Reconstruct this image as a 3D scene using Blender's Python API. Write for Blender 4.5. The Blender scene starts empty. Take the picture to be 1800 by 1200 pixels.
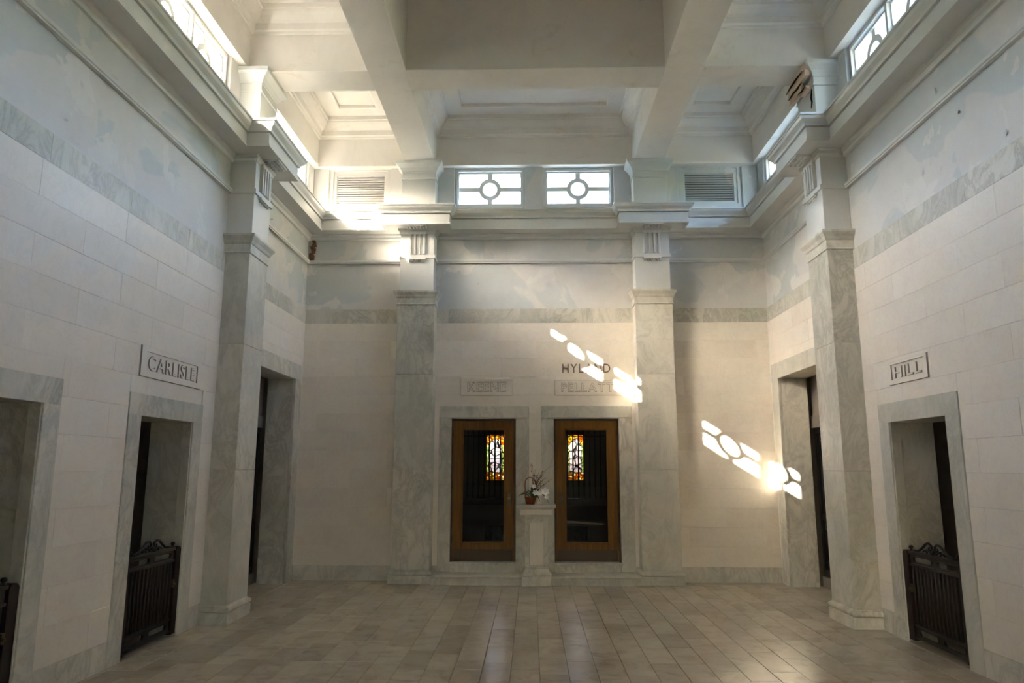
import bpy, bmesh, math, random
from mathutils import Matrix, Vector
random.seed(7)
scene = bpy.context.scene
col = scene.collection
PI = math.pi

# ------------------------------------------------------------------ camera
def cam_basis(p, y, r):
    fw = Vector((math.sin(y)*math.cos(p), math.cos(y)*math.cos(p), math.sin(p)))
    rt = Vector((math.cos(y), -math.sin(y), 0)); up = rt.cross(fw)
    return rt*math.cos(r)+up*math.sin(r), up*math.cos(r)-rt*math.sin(r), fw
cam_d = bpy.data.cameras.new('camera'); cam = bpy.data.objects.new('camera', cam_d); col.objects.link(cam)
rt, up, fw = cam_basis(0.1714, -0.02613, 0.00175)
M = Matrix((rt, up, -fw)).transposed().to_4x4(); M.translation = Vector((-0.0643, -11.966, 1.8))
cam.matrix_world = M
cam_d.sensor_width = 36.0; cam_d.lens = 1270.1*36/1800
cam_d.clip_start = 0.05; cam_d.clip_end = 400
scene.camera = cam

# ------------------------------------------------------------------ world, sun, exposure
SUN_DIR = Vector((1.0, 0.87, -0.622)).normalized()
world = bpy.data.worlds.new('sky'); scene.world = world; world.use_nodes = True
wn = world.node_tree.nodes; wl = world.node_tree.links
bg = wn['Background']; bg.inputs['Strength'].default_value = 0.175
sky = wn.new('ShaderNodeTexSky'); sky.sky_type = 'NISHITA'; sky.sun_disc = False
sky.sun_elevation = math.asin(-SUN_DIR.z); sky.sun_rotation = math.atan2(-SUN_DIR.x, -SUN_DIR.y)
sky.air_density = 1.0; sky.dust_density = 3.0; sky.ozone_density = 0.5
wl.new(sky.outputs[0], bg.inputs['Color'])
sun_d = bpy.data.lights.new('sun', 'SUN'); sun_d.energy = 1.8; sun_d.angle = math.radians(0.3); sun_d.color = (1.0, 0.86, 0.68)
sun = bpy.data.objects.new('sun', sun_d); col.objects.link(sun)
sun.rotation_euler = SUN_DIR.to_track_quat('-Z', 'Y').to_euler(); sun.location = (-14, -12, 12)
vs = scene.view_settings
scene.display_settings.display_device = 'sRGB'
vs.view_transform = 'Standard'; vs.look = 'None'; vs.gamma = 1.0; vs.use_curve_mapping = False
vs.exposure = 6.02
scene.cycles.max_bounces = 16; scene.cycles.diffuse_bounces = 12; scene.cycles.transparent_max_bounces = 24
scene.cycles.use_denoising = True
scene.cycles.sample_clamp_indirect = 6.0

# ------------------------------------------------------------------ room numbers (metres)
W = 3.897          # half width, x of the side walls
LEN = 13.4         # room length behind the back wall (towards -y)
ZB = 4.435         # top of stone cladding
ZC = 5.75          # cornice soffit
ZT = 6.075         # cornice top
ZH = 6.97          # head of the clerestory, wall steps inward above
ZS = 6.94          # beam soffit
ZTOP = 8.9
GL0, GL1 = 6.32, 6.876
UC = 2.994         # side pilaster centre (distance from back wall)
RC = 1.962         # rear pilaster centre (x)
WT = 0.30          # wall thickness
COURSES = [0.237, 0.548, 0.85, 1.152, 1.455, 1.755, 2.055, 2.362, 2.668, 2.972, 3.28, 3.585, 3.885, 4.19]
SIDE_WIN = [(0.40, 1.23), (1.315, 2.145), (3.67, 4.50), (4.585, 5.41), (5.83, 6.66), (6.745, 7.57)]
BACK_WIN = [(-1.308, -0.235), (0.235, 1.308)]

# ------------------------------------------------------------------ materials
def mat(name, build):
    m = bpy.data.materials.new(name); m.use_nodes = True
    nt = m.node_tree; b = nt.nodes['Principled BSDF']; build(nt, b); return m
def N(nt, t, **kw):
    n = nt.nodes.new(t)
    for k, v in kw.items():
        if k in n.inputs: n.inputs[k].default_value = v
        else: setattr(n, k, v)
    return n
def L(nt, a, b): nt.links.new(a, b)
def pos(nt, scale=(1, 1, 1), rot=(0, 0, 0), rnd=7.0):
    g = N(nt, 'ShaderNodeNewGeometry'); o = N(nt, 'ShaderNodeObjectInfo')
    mul = N(nt, 'ShaderNodeVectorMath', operation='SCALE'); mul.inputs['Scale'].default_value = rnd
    comb = N(nt, 'ShaderNodeCombineXYZ'); L(nt, o.outputs['Random'], comb.inputs[0]); L(nt, o.outputs['Random'], comb.inputs[2])
    L(nt, comb.outputs[0], mul.inputs[0])
    add = N(nt, 'ShaderNodeVectorMath', operation='ADD'); L(nt, g.outputs['Position'], add.inputs[0]); L(nt, mul.outputs[0], add.inputs[1])
    mp = N(nt, 'ShaderNodeMapping'); mp.inputs['Scale'].default_value = scale; mp.inputs['Rotation'].default_value = rot
    L(nt, add.outputs[0], mp.inputs[0]); return mp.outputs[0], o.outputs['Random']
def noise(nt, vec, scale, detail=4, rough=0.55, dist=0.0):
    n = N(nt, 'ShaderNodeTexNoise'); n.inputs['Scale'].default_value = scale; n.inputs['Detail'].default_value = detail
    n.inputs['Roughness'].default_value = rough; n.inputs['Distortion'].default_value = dist
    L(nt, vec, n.inputs['Vector']); return n.outputs['Fac']
def ramp(nt, fac, stops, interp='LINEAR'):
    r = N(nt, 'ShaderNodeValToRGB'); r.color_ramp.interpolation = interp
    e = r.color_ramp.elements
    while len(e) > 1: e.remove(e[-1])
    for i, (p, c) in enumerate(stops):
        c = tuple(c)+(1,) if len(c) == 3 else c
        if i == 0: e[0].position = p; e[0].color = c
        else: q = e.new(p); q.color = c
    L(nt, fac, r.inputs[0]); return r.outputs[0]
def mixc(nt, fac, a, b, mode='MIX'):
    m = N(nt, 'ShaderNodeMix', data_type='RGBA', blend_type=mode)
    for s, v in ((m.inputs[0], fac), (m.inputs[6], a), (m.inputs[7], b)):
        if isinstance(v, (int, float)): s.default_value = v
        elif isinstance(v, tuple): s.default_value = v+(1,) if len(v) == 3 else v
        else: L(nt, v, s)
    return m.outputs[2]
def g3(v): return (v, v, v)
def bump(nt, b, h, strength=0.2, dist=0.01):
    n = N(nt, 'ShaderNodeBump'); n.inputs['Strength'].default_value = strength; n.inputs['Distance'].default_value = dist
    L(nt, h, n.inputs['Height']); L(nt, n.outputs[0], b.inputs['Normal'])

def b_stone(nt, b):
    v, r = pos(nt)
    c = ramp(nt, noise(nt, v, 0.9, 5, .6), [(.3, (.78, .71, .615)), (.52, (.83, .765, .68)), (.72, (.845, .79, .71))])
    tint = ramp(nt, r, [(0, (.955, .95, .945)), (.5, (.99, .99, .99)), (1, (1.015, 1.015, 1.015))])
    c = mixc(nt, 1.0, c, tint, 'MULTIPLY')
    vein = ramp(nt, noise(nt, v, 3.2, 8, .62, 1.6), [(.46, g3(1)), (.5, g3(.955)), (.54, g3(1))])
    c = mixc(nt, 1.0, c, vein, 'MULTIPLY')
    L(nt, c, b.inputs['Base Color']); b.inputs['Roughness'].default_value = .42; b.inputs['Specular IOR Level'].default_value = .35
def b_marble(nt, b):
    v, r = pos(nt, (1.0, 1.0, .6), (.35, .5, .25))
    n1 = noise(nt, v, 3.0, 10, .70, 1.0)
    veins = ramp(nt, n1, [(.40, g3(1)), (.47, g3(.85)), (.5, g3(.66)), (.53, g3(.85)), (.60, g3(1))])
    n2 = noise(nt, v, 1.1, 6, .6, 1.0)
    base = ramp(nt, n2, [(.30, (.555, .555, .485)), (.47, (.665, .64, .57)), (.66, (.745, .705, .63))])
    tint = ramp(nt, r, [(0, (.86, .87, .85)), (1, (1.03, 1.02, 1.0))])
    mask = ramp(nt, noise(nt, v, .8, 3, .5), [(.35, g3(1)), (.65, g3(.30))])
    c = mixc(nt, mask, base, mixc(nt, 1.0, base, veins, 'MULTIPLY'))
    c = mixc(nt, 1.0, c, tint, 'MULTIPLY')
    L(nt, c, b.inputs['Base Color']); b.inputs['Roughness'].default_value = .45; b.inputs['Specular IOR Level'].default_value = .35
def b_plaster(nt, b):
    v, r = pos(nt, rnd=0)
    patch = ramp(nt, noise(nt, v, .62, 4, .5, .8), [(.49, g3(0)), (.505, g3(1))])
    patch2 = ramp(nt, noise(nt, v, 1.7, 5, .55, .4), [(.60, g3(0)), (.615, g3(1))])
    c = mixc(nt, patch, (.575, .595, .59), (.675, .655, .63))
    c = mixc(nt, patch2, c, (.72, .695, .665))
    fl = noise(nt, v, 5.5, 6, .7, .5)
    c = mixc(nt, ramp(nt, fl, [(.735, g3(0)), (.75, g3(1))]), c, (.42, .38, .32))
    c = mixc(nt, 1.0, c, ramp(nt, noise(nt, v, 3, 6, .6), [(.3, g3(.94)), (.7, g3(1.03))]), 'MULTIPLY')
    L(nt, c, b.inputs['Base Color']); b.inputs['Roughness'].default_value = .6
    bump(nt, b, mixc(nt, .5, patch, patch2), .25, .004)
def b_ceil(nt, b):
    v, r = pos(nt, rnd=0)
    c = ramp(nt, noise(nt, v, .8, 6, .6, .7), [(.32, (.68, .65, .595)), (.5, (.76, .725, .665)), (.68, (.785, .755, .70))])
    st = ramp(nt, noise(nt, v, 2.3, 8, .68, 1.2), [(.60, g3(1)), (.70, (.90, .86, .78))])
    c = mixc(nt, 1.0, c, st, 'MULTIPLY')
    pk = ramp(nt, noise(nt, v, 6.0, 5, .65), [(.74, g3(0)), (.76, g3(1))])
    c = mixc(nt, pk, c, (.42, .37, .30))
    L(nt, c, b.inputs['Base Color']); b.inputs['Roughness'].default_value = .75
    bump(nt, b, noise(nt, v, 9, 5, .6), .15, .01)
def b_paint(nt, b):
    v, r = pos(nt)
    c = ramp(nt, noise(nt, v, 1.6, 5, .6), [(.3, (.65, .655, .635)), (.7, (.70, .705, .685))])
    L(nt, c, b.inputs['Base Color']); b.inputs['Roughness'].default_value = .45
def b_tile(nt, b):
    v, r = pos(nt, (1, 1, 1), rnd=23)
    base = ramp(nt, noise(nt, v, 2.2, 6, .6, .8), [(.32, (.44, .385, .30)), (.5, (.505, .445, .36)), (.7, (.545, .48, .39))])
    tint = ramp(nt, r, [(0, (.84, .84, .84)), (.35, (.97, .97, .97)), (.8, (1.04, 1.03, 1.02)), (1, (1.10, 1.09, 1.07))])
    vein = ramp(nt, noise(nt, v, 4.2, 6, .65, 1.0), [(.30, g3(.74)), (.40, g3(.90)), (.50, g3(1))])
    c = mixc(nt, 1.0, mixc(nt, 1.0, base, tint, 'MULTIPLY'), vein, 'MULTIPLY')
    L(nt, c, b.inputs['Base Color'])
    b.inputs['Roughness'].default_value = .24; b.inputs['Specular IOR Level'].default_value = .5
def plain(c, rough=.5, spec=.5, metal=0.0, var=.12, scale=4.0):
    def f(nt, b):
        v, r = pos(nt)
        lo = tuple(x*(1-var) for x in c); hi = tuple(min(1, x*(1+var)) for x in c)
        L(nt, ramp(nt, noise(nt, v, scale, 5, .6), [(.3, lo), (.7, hi)]), b.inputs['Base Color'])
        b.inputs['Roughness'].default_value = rough; b.inputs['Specular IOR Level'].default_value = spec
        b.inputs['Metallic'].default_value = metal
    return f
def b_wood(nt, b):
    v, r = pos(nt, (9, 9, .7))
    c = ramp(nt, noise(nt, v, 3.0, 6, .6, .6), [(.3, (.125, .050, .007)), (.5, (.18, .078, .011)), (.7, (.23, .105, .016))])
    L(nt, c, b.inputs['Base Color']); b.inputs['Roughness'].default_value = .45; b.inputs['Specular IOR Level'].default_value = .25
def glassy(tint, refl=.07, rough=.03):
    def f(nt, b):
        nt.nodes.remove(b)
        out = nt.nodes['Material Output']
        t = N(nt, 'ShaderNodeBsdfTransparent'); gl = N(nt, 'ShaderNodeBsdfGlossy'); gl.inputs['Roughness'].default_value = rough
        mx = N(nt, 'ShaderNodeMixShader'); mx.inputs[0].default_value = refl
        if isinstance(tint, tuple): t.inputs['Color'].default_value = tint+(1,)
        else: L(nt, tint(nt), t.inputs['Color'])
        L(nt, t.outputs[0], mx.inputs[1]); L(nt, gl.outputs[0], mx.inputs[2]); L(nt, mx.outputs[0], out.inputs[0])
    return f
def mosaic(cols, scale):
    def f(nt):
        g = N(nt, 'ShaderNodeNewGeometry'); vo = N(nt, 'ShaderNodeTexVoronoi'); vo.inputs['Scale'].default_value = scale
        L(nt, g.outputs['Position'], vo.inputs['Vector'])
        sep = N(nt, 'ShaderNodeSeparateColor'); L(nt, vo.outputs['Color'], sep.inputs[0])
        k = len(cols)
        c = ramp(nt, sep.outputs[0], [(i/k, q) for i, q in enumerate(cols)], 'CONSTANT')
        vd = N(nt, 'ShaderNodeTexVoronoi', feature='DISTANCE_TO_EDGE'); vd.inputs['Scale'].default_value = scale
        L(nt, g.outputs['Position'], vd.inputs['Vector'])
        e = ramp(nt, vd.outputs['Distance'], [(.04, g3(.03)), (.08, g3(1))])
        return mixc(nt, 1.0, c, e, 'MULTIPLY')
    return f

M_ = {
 'stone': mat('white_stone', b_stone), 'marble': mat('veined_marble', b_marble), 'plaster': mat('wall_plaster', b_plaster),
 'ceil': mat('ceiling_plaster', b_ceil), 'paint': mat('trim_paint', b_paint), 'tile': mat('floor_stone', b_tile),
 'joint': mat('joint_mortar', plain((.20, .18, .155), .9, .2)), 'wood': mat('door_wood', b_wood),
 'wood_dark': mat('kick_wood', plain((.085, .05, .022), .5)), 'iron': mat('dark_iron', plain((.018, .013, .011), .45, .4, .2)),
 'gate_red': mat('oxblood_metal', plain((.017, .006, .006), .5, .35)), 'gate_rod': mat('brown_metal', plain((.042, .031, .024), .5, .4, .2)),
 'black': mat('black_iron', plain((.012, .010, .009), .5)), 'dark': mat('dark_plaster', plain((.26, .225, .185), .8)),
 'bronze': mat('bronze', plain((.10, .075, .04), .4, .5, .6)), 'letter': mat('bronze_letter', plain((.17, .115, .085), .5, .4)),
 'glass': mat('window_glass', glassy((.97, .985, 1.0), .05)), 'doorglass': mat('door_glass', glassy((.62, .64, .66), .022)),
 'fillglass': mat('fill_door_glass', glassy((.70, .71, .70), .04)),
 'spindle': mat('spindle_metal', plain((.045, .043, .045), .4, .5, .3)),
 'g_amber': mat('amber_glass', glassy(mosaic([(.62, .24, .03), (.42, .13, .015), (.75, .66, .48), (.26, .24, .05), (.70, .40, .08)], 26), .03)),
 'g_green': mat('green_glass', glassy(mosaic([(.42, .46, .20), (.56, .52, .28), (.32, .40, .17)], 17), .03)),
 'g_lav': mat('lavender_glass', glassy(mosaic([(.58, .50, .52), (.66, .57, .55), (.54, .49, .55)], 7), .03)),
 'lead': mat('window_lead', plain((.02, .02, .02), .6)),
 'terra': mat('terracotta_wicker', plain((.34, .105, .038), .7, .3, 0, .3, 40)), 'handle': mat('wicker_handle', plain((.30, .12, .075), .7)),
 'leaf': mat('leaf_green', plain((.055, .085, .03), .5)), 'twig': mat('brown_twig', plain((.12, .075, .05), .8)),
 'petal': mat('white_petal', plain((.88, .88, .86), .5)), 'bud': mat('dusky_bud', plain((.22, .10, .075), .7)),
 'ground': mat('ground_gravel', plain((.13, .13, .10), .9)), 'roof': mat('eave_paint', plain((.42, .44, .48), .8)),
 'dirt_shade': mat('edge_dirt_shade', plain((.31, .275, .235), .8)), 'rust': mat('exposed_clay', plain((.20, .105, .06), .95, .1, 0, .5, 22)), 'orange': mat('exposed_terracotta', plain((.62, .47, .36), .9, .1, 0, .15, 14)),
 'crack': mat('crack_dark', plain((.05, .035, .025), .95, .1)),
}

# ------------------------------------------------------------------ mesh helpers
class MB:
    def __init__(s): s.v = []; s.f = []; s.sm = set()
    def add(s, vs, fs, smooth=False):
        o = len(s.v); s.v += [tuple(p) for p in vs]
        for f in fs:
            if smooth: s.sm.add(len(s.f))
            s.f.append(tuple(i+o for i in f))
        return s
    def box(s, x0, x1, y0, y1, z0, z1):
        return s.add([(x0,y0,z0),(x1,y0,z0),(x1,y1,z0),(x0,y1,z0),(x0,y0,z1),(x1,y0,z1),(x1,y1,z1),(x0,y1,z1)],
                     [(0,3,2,1),(4,5,6,7),(0,1,5,4),(1,2,6,5),(2,3,7,6),(3,0,4,7)])
    def cbox(s, x0, x1, y0, y1, z0, z1, c=.006):
        # box with chamfered edges all round
        X, Y, Z = (x0, x1), (y0, y1), (z0, z1); vs = []; idx = {}
        for i in (0,1):
            for j in (0,1):
                for k in (0,1):
                    sx, sy, sz = (1,-1)[i], (1,-1)[j], (1,-1)[k]
                    for a in range(3):
                        p = [X[i], Y[j], Z[k]]
                        for b, sg in ((0,sx),(1,sy),(2,sz)):
                            if b != a: p[b] += sg*c
                        idx[i,j,k,a] = len(vs); vs.append(p)
        fs = []
        for i in (0,1):
            q = [idx[i,0,0,0], idx[i,1,0,0], idx[i,1,1,0], idx[i,0,1,0]]; fs.append(q if i else q[::-1])
            q = [idx[0,i,0,1], idx[0,i,1,1], idx[1,i,1,1], idx[1,i,0,1]]; fs.append(q if i else q[::-1])
            q = [idx[0,0,i,2], idx[1,0,i,2], idx[1,1,i,2], idx[0,1,i,2]]; fs.append(q if i else q[::-1])
        for i in (0,1):
            for j in (0,1):
                fs.append([idx[i,j,0,0], idx[i,j,0,1], idx[i,j,1,1], idx[i,j,1,0]])
                fs.append([idx[i,0,j,0], idx[i,0,j,2], idx[i,1,j,2], idx[i,1,j,0]])
                fs.append([idx[0,i,j,1], idx[0,i,j,2], idx[1,i,j,2], idx[1,i,j,1]])
                for k in (0,1): fs.append([idx[i,j,k,0], idx[i,j,k,1], idx[i,j,k,2]])
        return s.add(vs, fs)
    def prism(s, poly, z0, z1, axis='z'):
        # poly in (a,b); axis: extrusion axis
        n = len(poly)
        def P(a, b, c): return {'z': (a,b,c), 'y': (a,c,b), 'x': (c,a,b)}[axis]
        vs = [P(a,b,z0) for a,b in poly]+[P(a,b,z1) for a,b in poly]
        fs = [tuple(range(n))[::-1], tuple(range(n,2*n))]+[(i,(i+1)%n,n+(i+1)%n,n+i) for i in range(n)]
        return s.add(vs, fs)
    def tube(s, pts, r, seg=8, cap=True, smooth=True):
        pts = [Vector(p) for p in pts]; n = len(pts)
        rr = r if isinstance(r, (list, tuple)) else [r]*n
        vs = []; prev = None
        for i, p in enumerate(pts):
            t = (pts[min(i+1,n-1)]-pts[max(i-1,0)]).normalized()
            if prev is None: a = t.orthogonal().normalized()
            else: a = (prev-t*prev.dot(t)).normalized()
            prev = a; b = t.cross(a)
            for k in range(seg):
                an = 2*PI*k/seg; vs.append(p+(a*math.cos(an)+b*math.sin(an))*rr[i])
        fs = [(i*seg+k, i*seg+(k+1)%seg, (i+1)*seg+(k+1)%seg, (i+1)*seg+k) for i in range(n-1) for k in range(seg)]
        s.add(vs, fs, smooth)
        if cap: o = len(s.v)-len(vs); s.f.append(tuple(o+k for k in range(seg))[::-1]); s.f.append(tuple(o+(n-1)*seg+k for k in range(seg)))
        return s
    def lathe(s, prof, c=(0,0,0), seg=16, smooth=True):
        vs = []; n = len(prof)
        for r, z in prof:
            for k in range(seg):
                a = 2*PI*k/seg; vs.append((c[0]+r*math.cos(a), c[1]+r*math.sin(a), c[2]+z))
        fs = [(i*seg+k, i*seg+(k+1)%seg, (i+1)*seg+(k+1)%seg, (i+1)*seg+k) for i in range(n-1) for k in range(seg)]
        return s.add(vs, fs, smooth)
    def ring3(s, prof, smooth=False):
        # three-sided wrap round a pier against the wall: prof = [(half width, projection, z)]
        vs = []; n = len(prof)
        for h, p, z in prof: vs += [(-h, .018, z), (-h, -p, z), (h, -p, z), (h, .018, z)]
        fs = [(4*i+k, 4*i+k+1, 4*i+5+k, 4*i+4+k) for i in range(n-1) for k in range(3)]
        fs += [(3,2,1,0), tuple(4*(n-1)+k for k in range(4))]
        return s.add(vs, fs, smooth)
    def blob(s, c, r, seed=0, jit=.0):
        rnd = random.Random(seed); bm = bmesh.new(); bmesh.ops.create_icosphere(bm, subdivisions=2, radius=1)
        rr = r if isinstance(r, (list, tuple)) else (r, r, r)
        vs = []
        for v in bm.verts:
            k = 1+rnd.uniform(-jit, jit); vs.append((c[0]+v.co.x*rr[0]*k, c[1]+v.co.y*rr[1]*k, c[2]+v.co.z*rr[2]*k))
        fs = [tuple(v.index for v in f.verts) for f in bm.faces]; bm.free(); return s.add(vs, fs, True)
    def mesh(s, name):
        me = bpy.data.meshes.new(name); me.from_pydata(s.v, [], s.f)
        if s.sm: me.polygons.foreach_set('use_smooth', [i in s.sm for i in range(len(me.polygons))])
        bm = bmesh.new(); bm.from_mesh(me); bmesh.ops.recalc_face_normals(bm, faces=bm.faces); bm.to_mesh(me); bm.free()
        me.update(); return me
def link(name, me, m=None, parent=None, loc=(0,0,0), rz=0.0):
    if m is not None and not me.materials: me.materials.append(M_[m])
    o = bpy.data.objects.new(name, me); col.objects.link(o); o.location = loc; o.rotation_euler = (0,0,rz)
    if parent is not None: o.parent = parent
    return o
def part(name, mb, m, parent, loc=(0,0,0), rz=0.0, label=None):
    o = link(name, mb.mesh(name), m, parent, loc, rz)
    if label: o['label'] = label
    return o
def struct(name, mb, m):
    o = link(name, mb.mesh(name), m); o['kind'] = 'structure'; return o
def empty(name, loc=(0,0,0), rz=0.0, structure=False):
    o = bpy.data.objects.new(name, None); col.objects.link(o); o.location = loc; o.rotation_euler = (0,0,rz)
    o.empty_display_size = .1
    if structure: o['kind'] = 'structure'
    return o
def tag(o, label, cat, group=None):
    o['label'] = label; o['category'] = cat
    if group: o['group'] = group
    return o
def kids(o): return [c for c in col.objects if c.parent == o]
def copy_tree(o, parent=None):
    c = o.copy(); col.objects.link(c); c.parent = parent
    for k in list(o.children): copy_tree(k, c)
    return c

# wall frames: local x along the wall, local -y into the room
FR = {'back': ((0, 0), 0.0), 'left': ((-W, 0), PI/2), 'right': ((W, 0), -PI/2), 'front': ((0, -LEN), PI)}
def to_local(side, u):      # wall coordinate -> local x.  back: u = x ; sides: u = distance from the back wall
    return {'back': u, 'left': -u, 'right': u, 'front': -u}[side]
def frame_loc(side, lx, z=0, n=0):
    (ox, oy), r = FR[side]
    return (ox+lx*math.cos(r)+n*math.sin(r), oy+lx*math.sin(r)-n*math.cos(r), z)

# ------------------------------------------------------------------ walls (backing with openings)
def wall_mesh(x0, x1, z0, z1, holes, y0, y1):
    xs = sorted({x0, x1, *[h[0] for h in holes], *[h[1] for h in holes]}); xs = [x for x in xs if x0 <= x <= x1]
    zs = sorted({z0, z1, *[h[2] for h in holes], *[h[3] for h in holes]}); zs = [z for z in zs if z0 <= z <= z1]
    solid = {}
    for i in range(len(xs)-1):
        for k in range(len(zs)-1):
            cx, cz = (xs[i]+xs[i+1])/2, (zs[k]+zs[k+1])/2
            solid[i,k] = not any(h[0] < cx < h[1] and h[2] < cz < h[3] for h in holes)
    mb = MB()
    for (i,k), sd in solid.items():
        if not sd: continue
        a, b, c, d = xs[i], xs[i+1], zs[k], zs[k+1]
        mb.add([(a,y0,c),(b,y0,c),(b,y0,d),(a,y0,d)], [(0,1,2,3)])
        mb.add([(a,y1,c),(b,y1,c),(b,y1,d),(a,y1,d)], [(3,2,1,0)])
        if not solid.get((i-1,k), False): mb.add([(a,y0,c),(a,y1,c),(a,y1,d),(a,y0,d)], [(0,1,2,3)])
        if not solid.get((i+1,k), False): mb.add([(b,y0,c),(b,y1,c),(b,y1,d),(b,y0,d)], [(3,2,1,0)])
        if not solid.get((i,k-1), False): mb.add([(a,y0,c),(b,y0,c),(b,y1,c),(a,y1,c)], [(3,2,1,0)])
        if not solid.get((i,k+1), False): mb.add([(a,y0,d),(b,y0,d),(b,y1,d),(a,y1,d)], [(0,1,2,3)])
    return mb
RV = .02   # backing lies this far behind the stone face
SD = [(3.844, 4.946, 2.29, 3.62, 5.172, 2.50), (6.389, 7.491, 2.29, 6.179, 7.70, 2.50)]   # side doorways: u0,u1,z, frame u0,u1,z
TD = (0.372, 2.33, 3.203, 0.075, 2.60, 3.452)                                              # tall corner doorway
BD = [(-1.374, -0.313), (0.313, 1.374)]
BDZ = (0.295, 2.58)
LOUV = [(-3.53, -2.575), (2.575, 3.53)]
def side_holes():
    h = [(a-.045, b+.045, GL0-.05, GL1+.05) for a, b in SIDE_WIN]
    h += [(d[0], d[1], -.1, d[2]) for d in SD] + [(TD[0], TD[1], -.1, TD[2])]
    return h
walls = {}
for side in ('left', 'right'):
    hs = []
    for a, b, c, d in side_holes():
        p, q = to_local(side, a), to_local(side, b); hs.append((min(p,q), max(p,q), c, d))
    e = sorted((to_local(side, -.3), to_local(side, LEN+.3)))
    o = link('wall_'+side, wall_mesh(e[0], e[1], -.1, ZTOP, hs, RV, RV+WT).mesh('wall_'+side), 'plaster', None, frame_loc(side, 0), FR[side][1])
    o['kind'] = 'structure'; walls[side] = o
hs = [(a, b, -.1, BDZ[1]) for a, b in BD]+[(a-.05, b+.05, GL0-.055, GL1+.055) for a, b in BACK_WIN]+[(a, b, 6.29, 6.93) for a, b in LOUV]
o = link('wall_back', wall_mesh(-W-.02, W+.02, -.1, ZTOP, hs, RV, RV+WT).mesh('wall_back'), 'plaster'); o['kind'] = 'structure'; walls['back'] = o
hs = [(-.531, .531, -.1, 2.285)]
o = link('wall_front', wall_mesh(-W-.02, W+.02, -.1, ZTOP, hs, RV, RV+WT).mesh('wall_front'), 'plaster', None, frame_loc('front', 0), PI); o['kind'] = 'structure'; walls['front'] = o

# ------------------------------------------------------------------ stone cladding, slab by slab
def subtract(r, h):
    x0, x1, z0, z1 = r; a, b, c, d = h
    if b <= x0+1e-4 or a >= x1-1e-4 or d <= z0+1e-4 or c >= z1-1e-4: return [r]
    out = []
    if a > x0: out.append((x0, a, z0, z1))
    if b < x1: out.append((b, x1, z0, z1))
    m0, m1 = max(x0, a), min(x1, b)
    if d < z1: out.append((m0, m1, d, z1))
    if c > z0: out.append((m0, m1, z0, c))
    return [q for q in out if q[1]-q[0] > .03 and q[3]-q[2] > .03]
slab_cache = {}
def slab_mesh(w, h, m, t):
    k = (round(w,3), round(h,3), m, t)
    if k not in slab_cache:
        c = .0018; a, b = w/2-.0006, h/2-.0005
        mb = MB(); mb.add([(-a,0,-b),(a,0,-b),(a,0,b),(-a,0,b), (-a,-t+c,-b),(a,-t+c,-b),(a,-t+c,b),(-a,-t+c,b), (-a+c,-t,-b+c),(a-c,-t,-b+c),(a-c,-t,b-c),(-a+c,-t,b-c)],
            [(8,9,10,11),(4,5,9,8),(5,6,10,9),(6,7,11,10),(7,4,8,11),(0,1,5,4),(1,2,6,5),(2,3,7,6),(3,0,4,7)])
        me = mb.mesh('slab'); me.materials.append(M_[m]); slab_cache[k] = me
    return slab_cache[k]
rnd = random.Random(3)
def clad(side, e0, e1, holes, parent, rows, m, length, off0, name, t=RV):
    for i, (z0, z1) in enumerate(rows):
        j = e0-(off0+(length/2 if i % 2 else 0)) % length
        while j < e1:
            r = [(max(e0, j), min(e1, j+length), z0, z1)]
            for h in holes: r = [q for s in r for q in subtract(s, h)]
            for x0, x1, a, b in r:
                if x1-x0 < .03: continue
                w, h = x1-x0, b-a
                loc = frame_loc(side, (x0+x1)/2, (a+b)/2, -RV+rnd.uniform(0, .0016))
                o = link(name, slab_mesh(w, h, m, t), None, None, loc, FR[side][1]); o.parent = parent
                o.matrix_parent_inverse = parent.matrix_world.inverted() if False else Matrix.LocRotScale(parent.location, parent.rotation_euler, None).inverted()
            j += length
rows = list(zip(COURSES[:-1], COURSES[1:]))
band = [(COURSES[-1], ZB)]; base = [(0.0, COURSES[0])]
bases = {}
for side in ('left', 'right', 'back'):
    bases[side] = empty('baseboard_'+side, frame_loc(side, 0), FR[side][1], True)
for side in ('left', 'right'):
    hs = []
    for d in SD: hs.append((d[3], d[4], -1, d[5]))
    hs.append((TD[3], TD[4], -1, TD[5])); hs.append((UC-.305, UC+.305, -1, 9))
    hl = [(min(to_local(side,a), to_local(side,b)), max(to_local(side,a), to_local(side,b)), c, d) for a, b, c, d in hs]
    e = sorted((to_local(side, .0), to_local(side, LEN)))
    clad(side, e[0], e[1], hl, walls[side], rows, 'stone', 1.22, .62 if side == 'left' else .1, 'stone_slab')
    clad(side, e[0], e[1], hl, walls[side], band, 'marble', 1.18, .3, 'band_slab')
    clad(side, e[0], e[1], hl, bases[side], base, 'marble', 1.6, .5, 'base_slab', RV+.006)
hb = [(-RC-.305, -RC+.305, -1, 9), (RC-.305, RC+.305, -1, 9), (-1.575, -.095, -1, 2.79), (.105, 1.60, -1, 2.79)]
clad('back', -W, W, hb, walls['back'], rows, 'stone', 1.22, .35, 'stone_slab')
clad('back', -W, W, hb, walls['back'], band, 'marble', 1.22, .0, 'band_slab')
clad('back', -W, W, hb, bases['back'], base, 'marble', 1.22, .3, 'base_slab', RV+.006)

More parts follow.
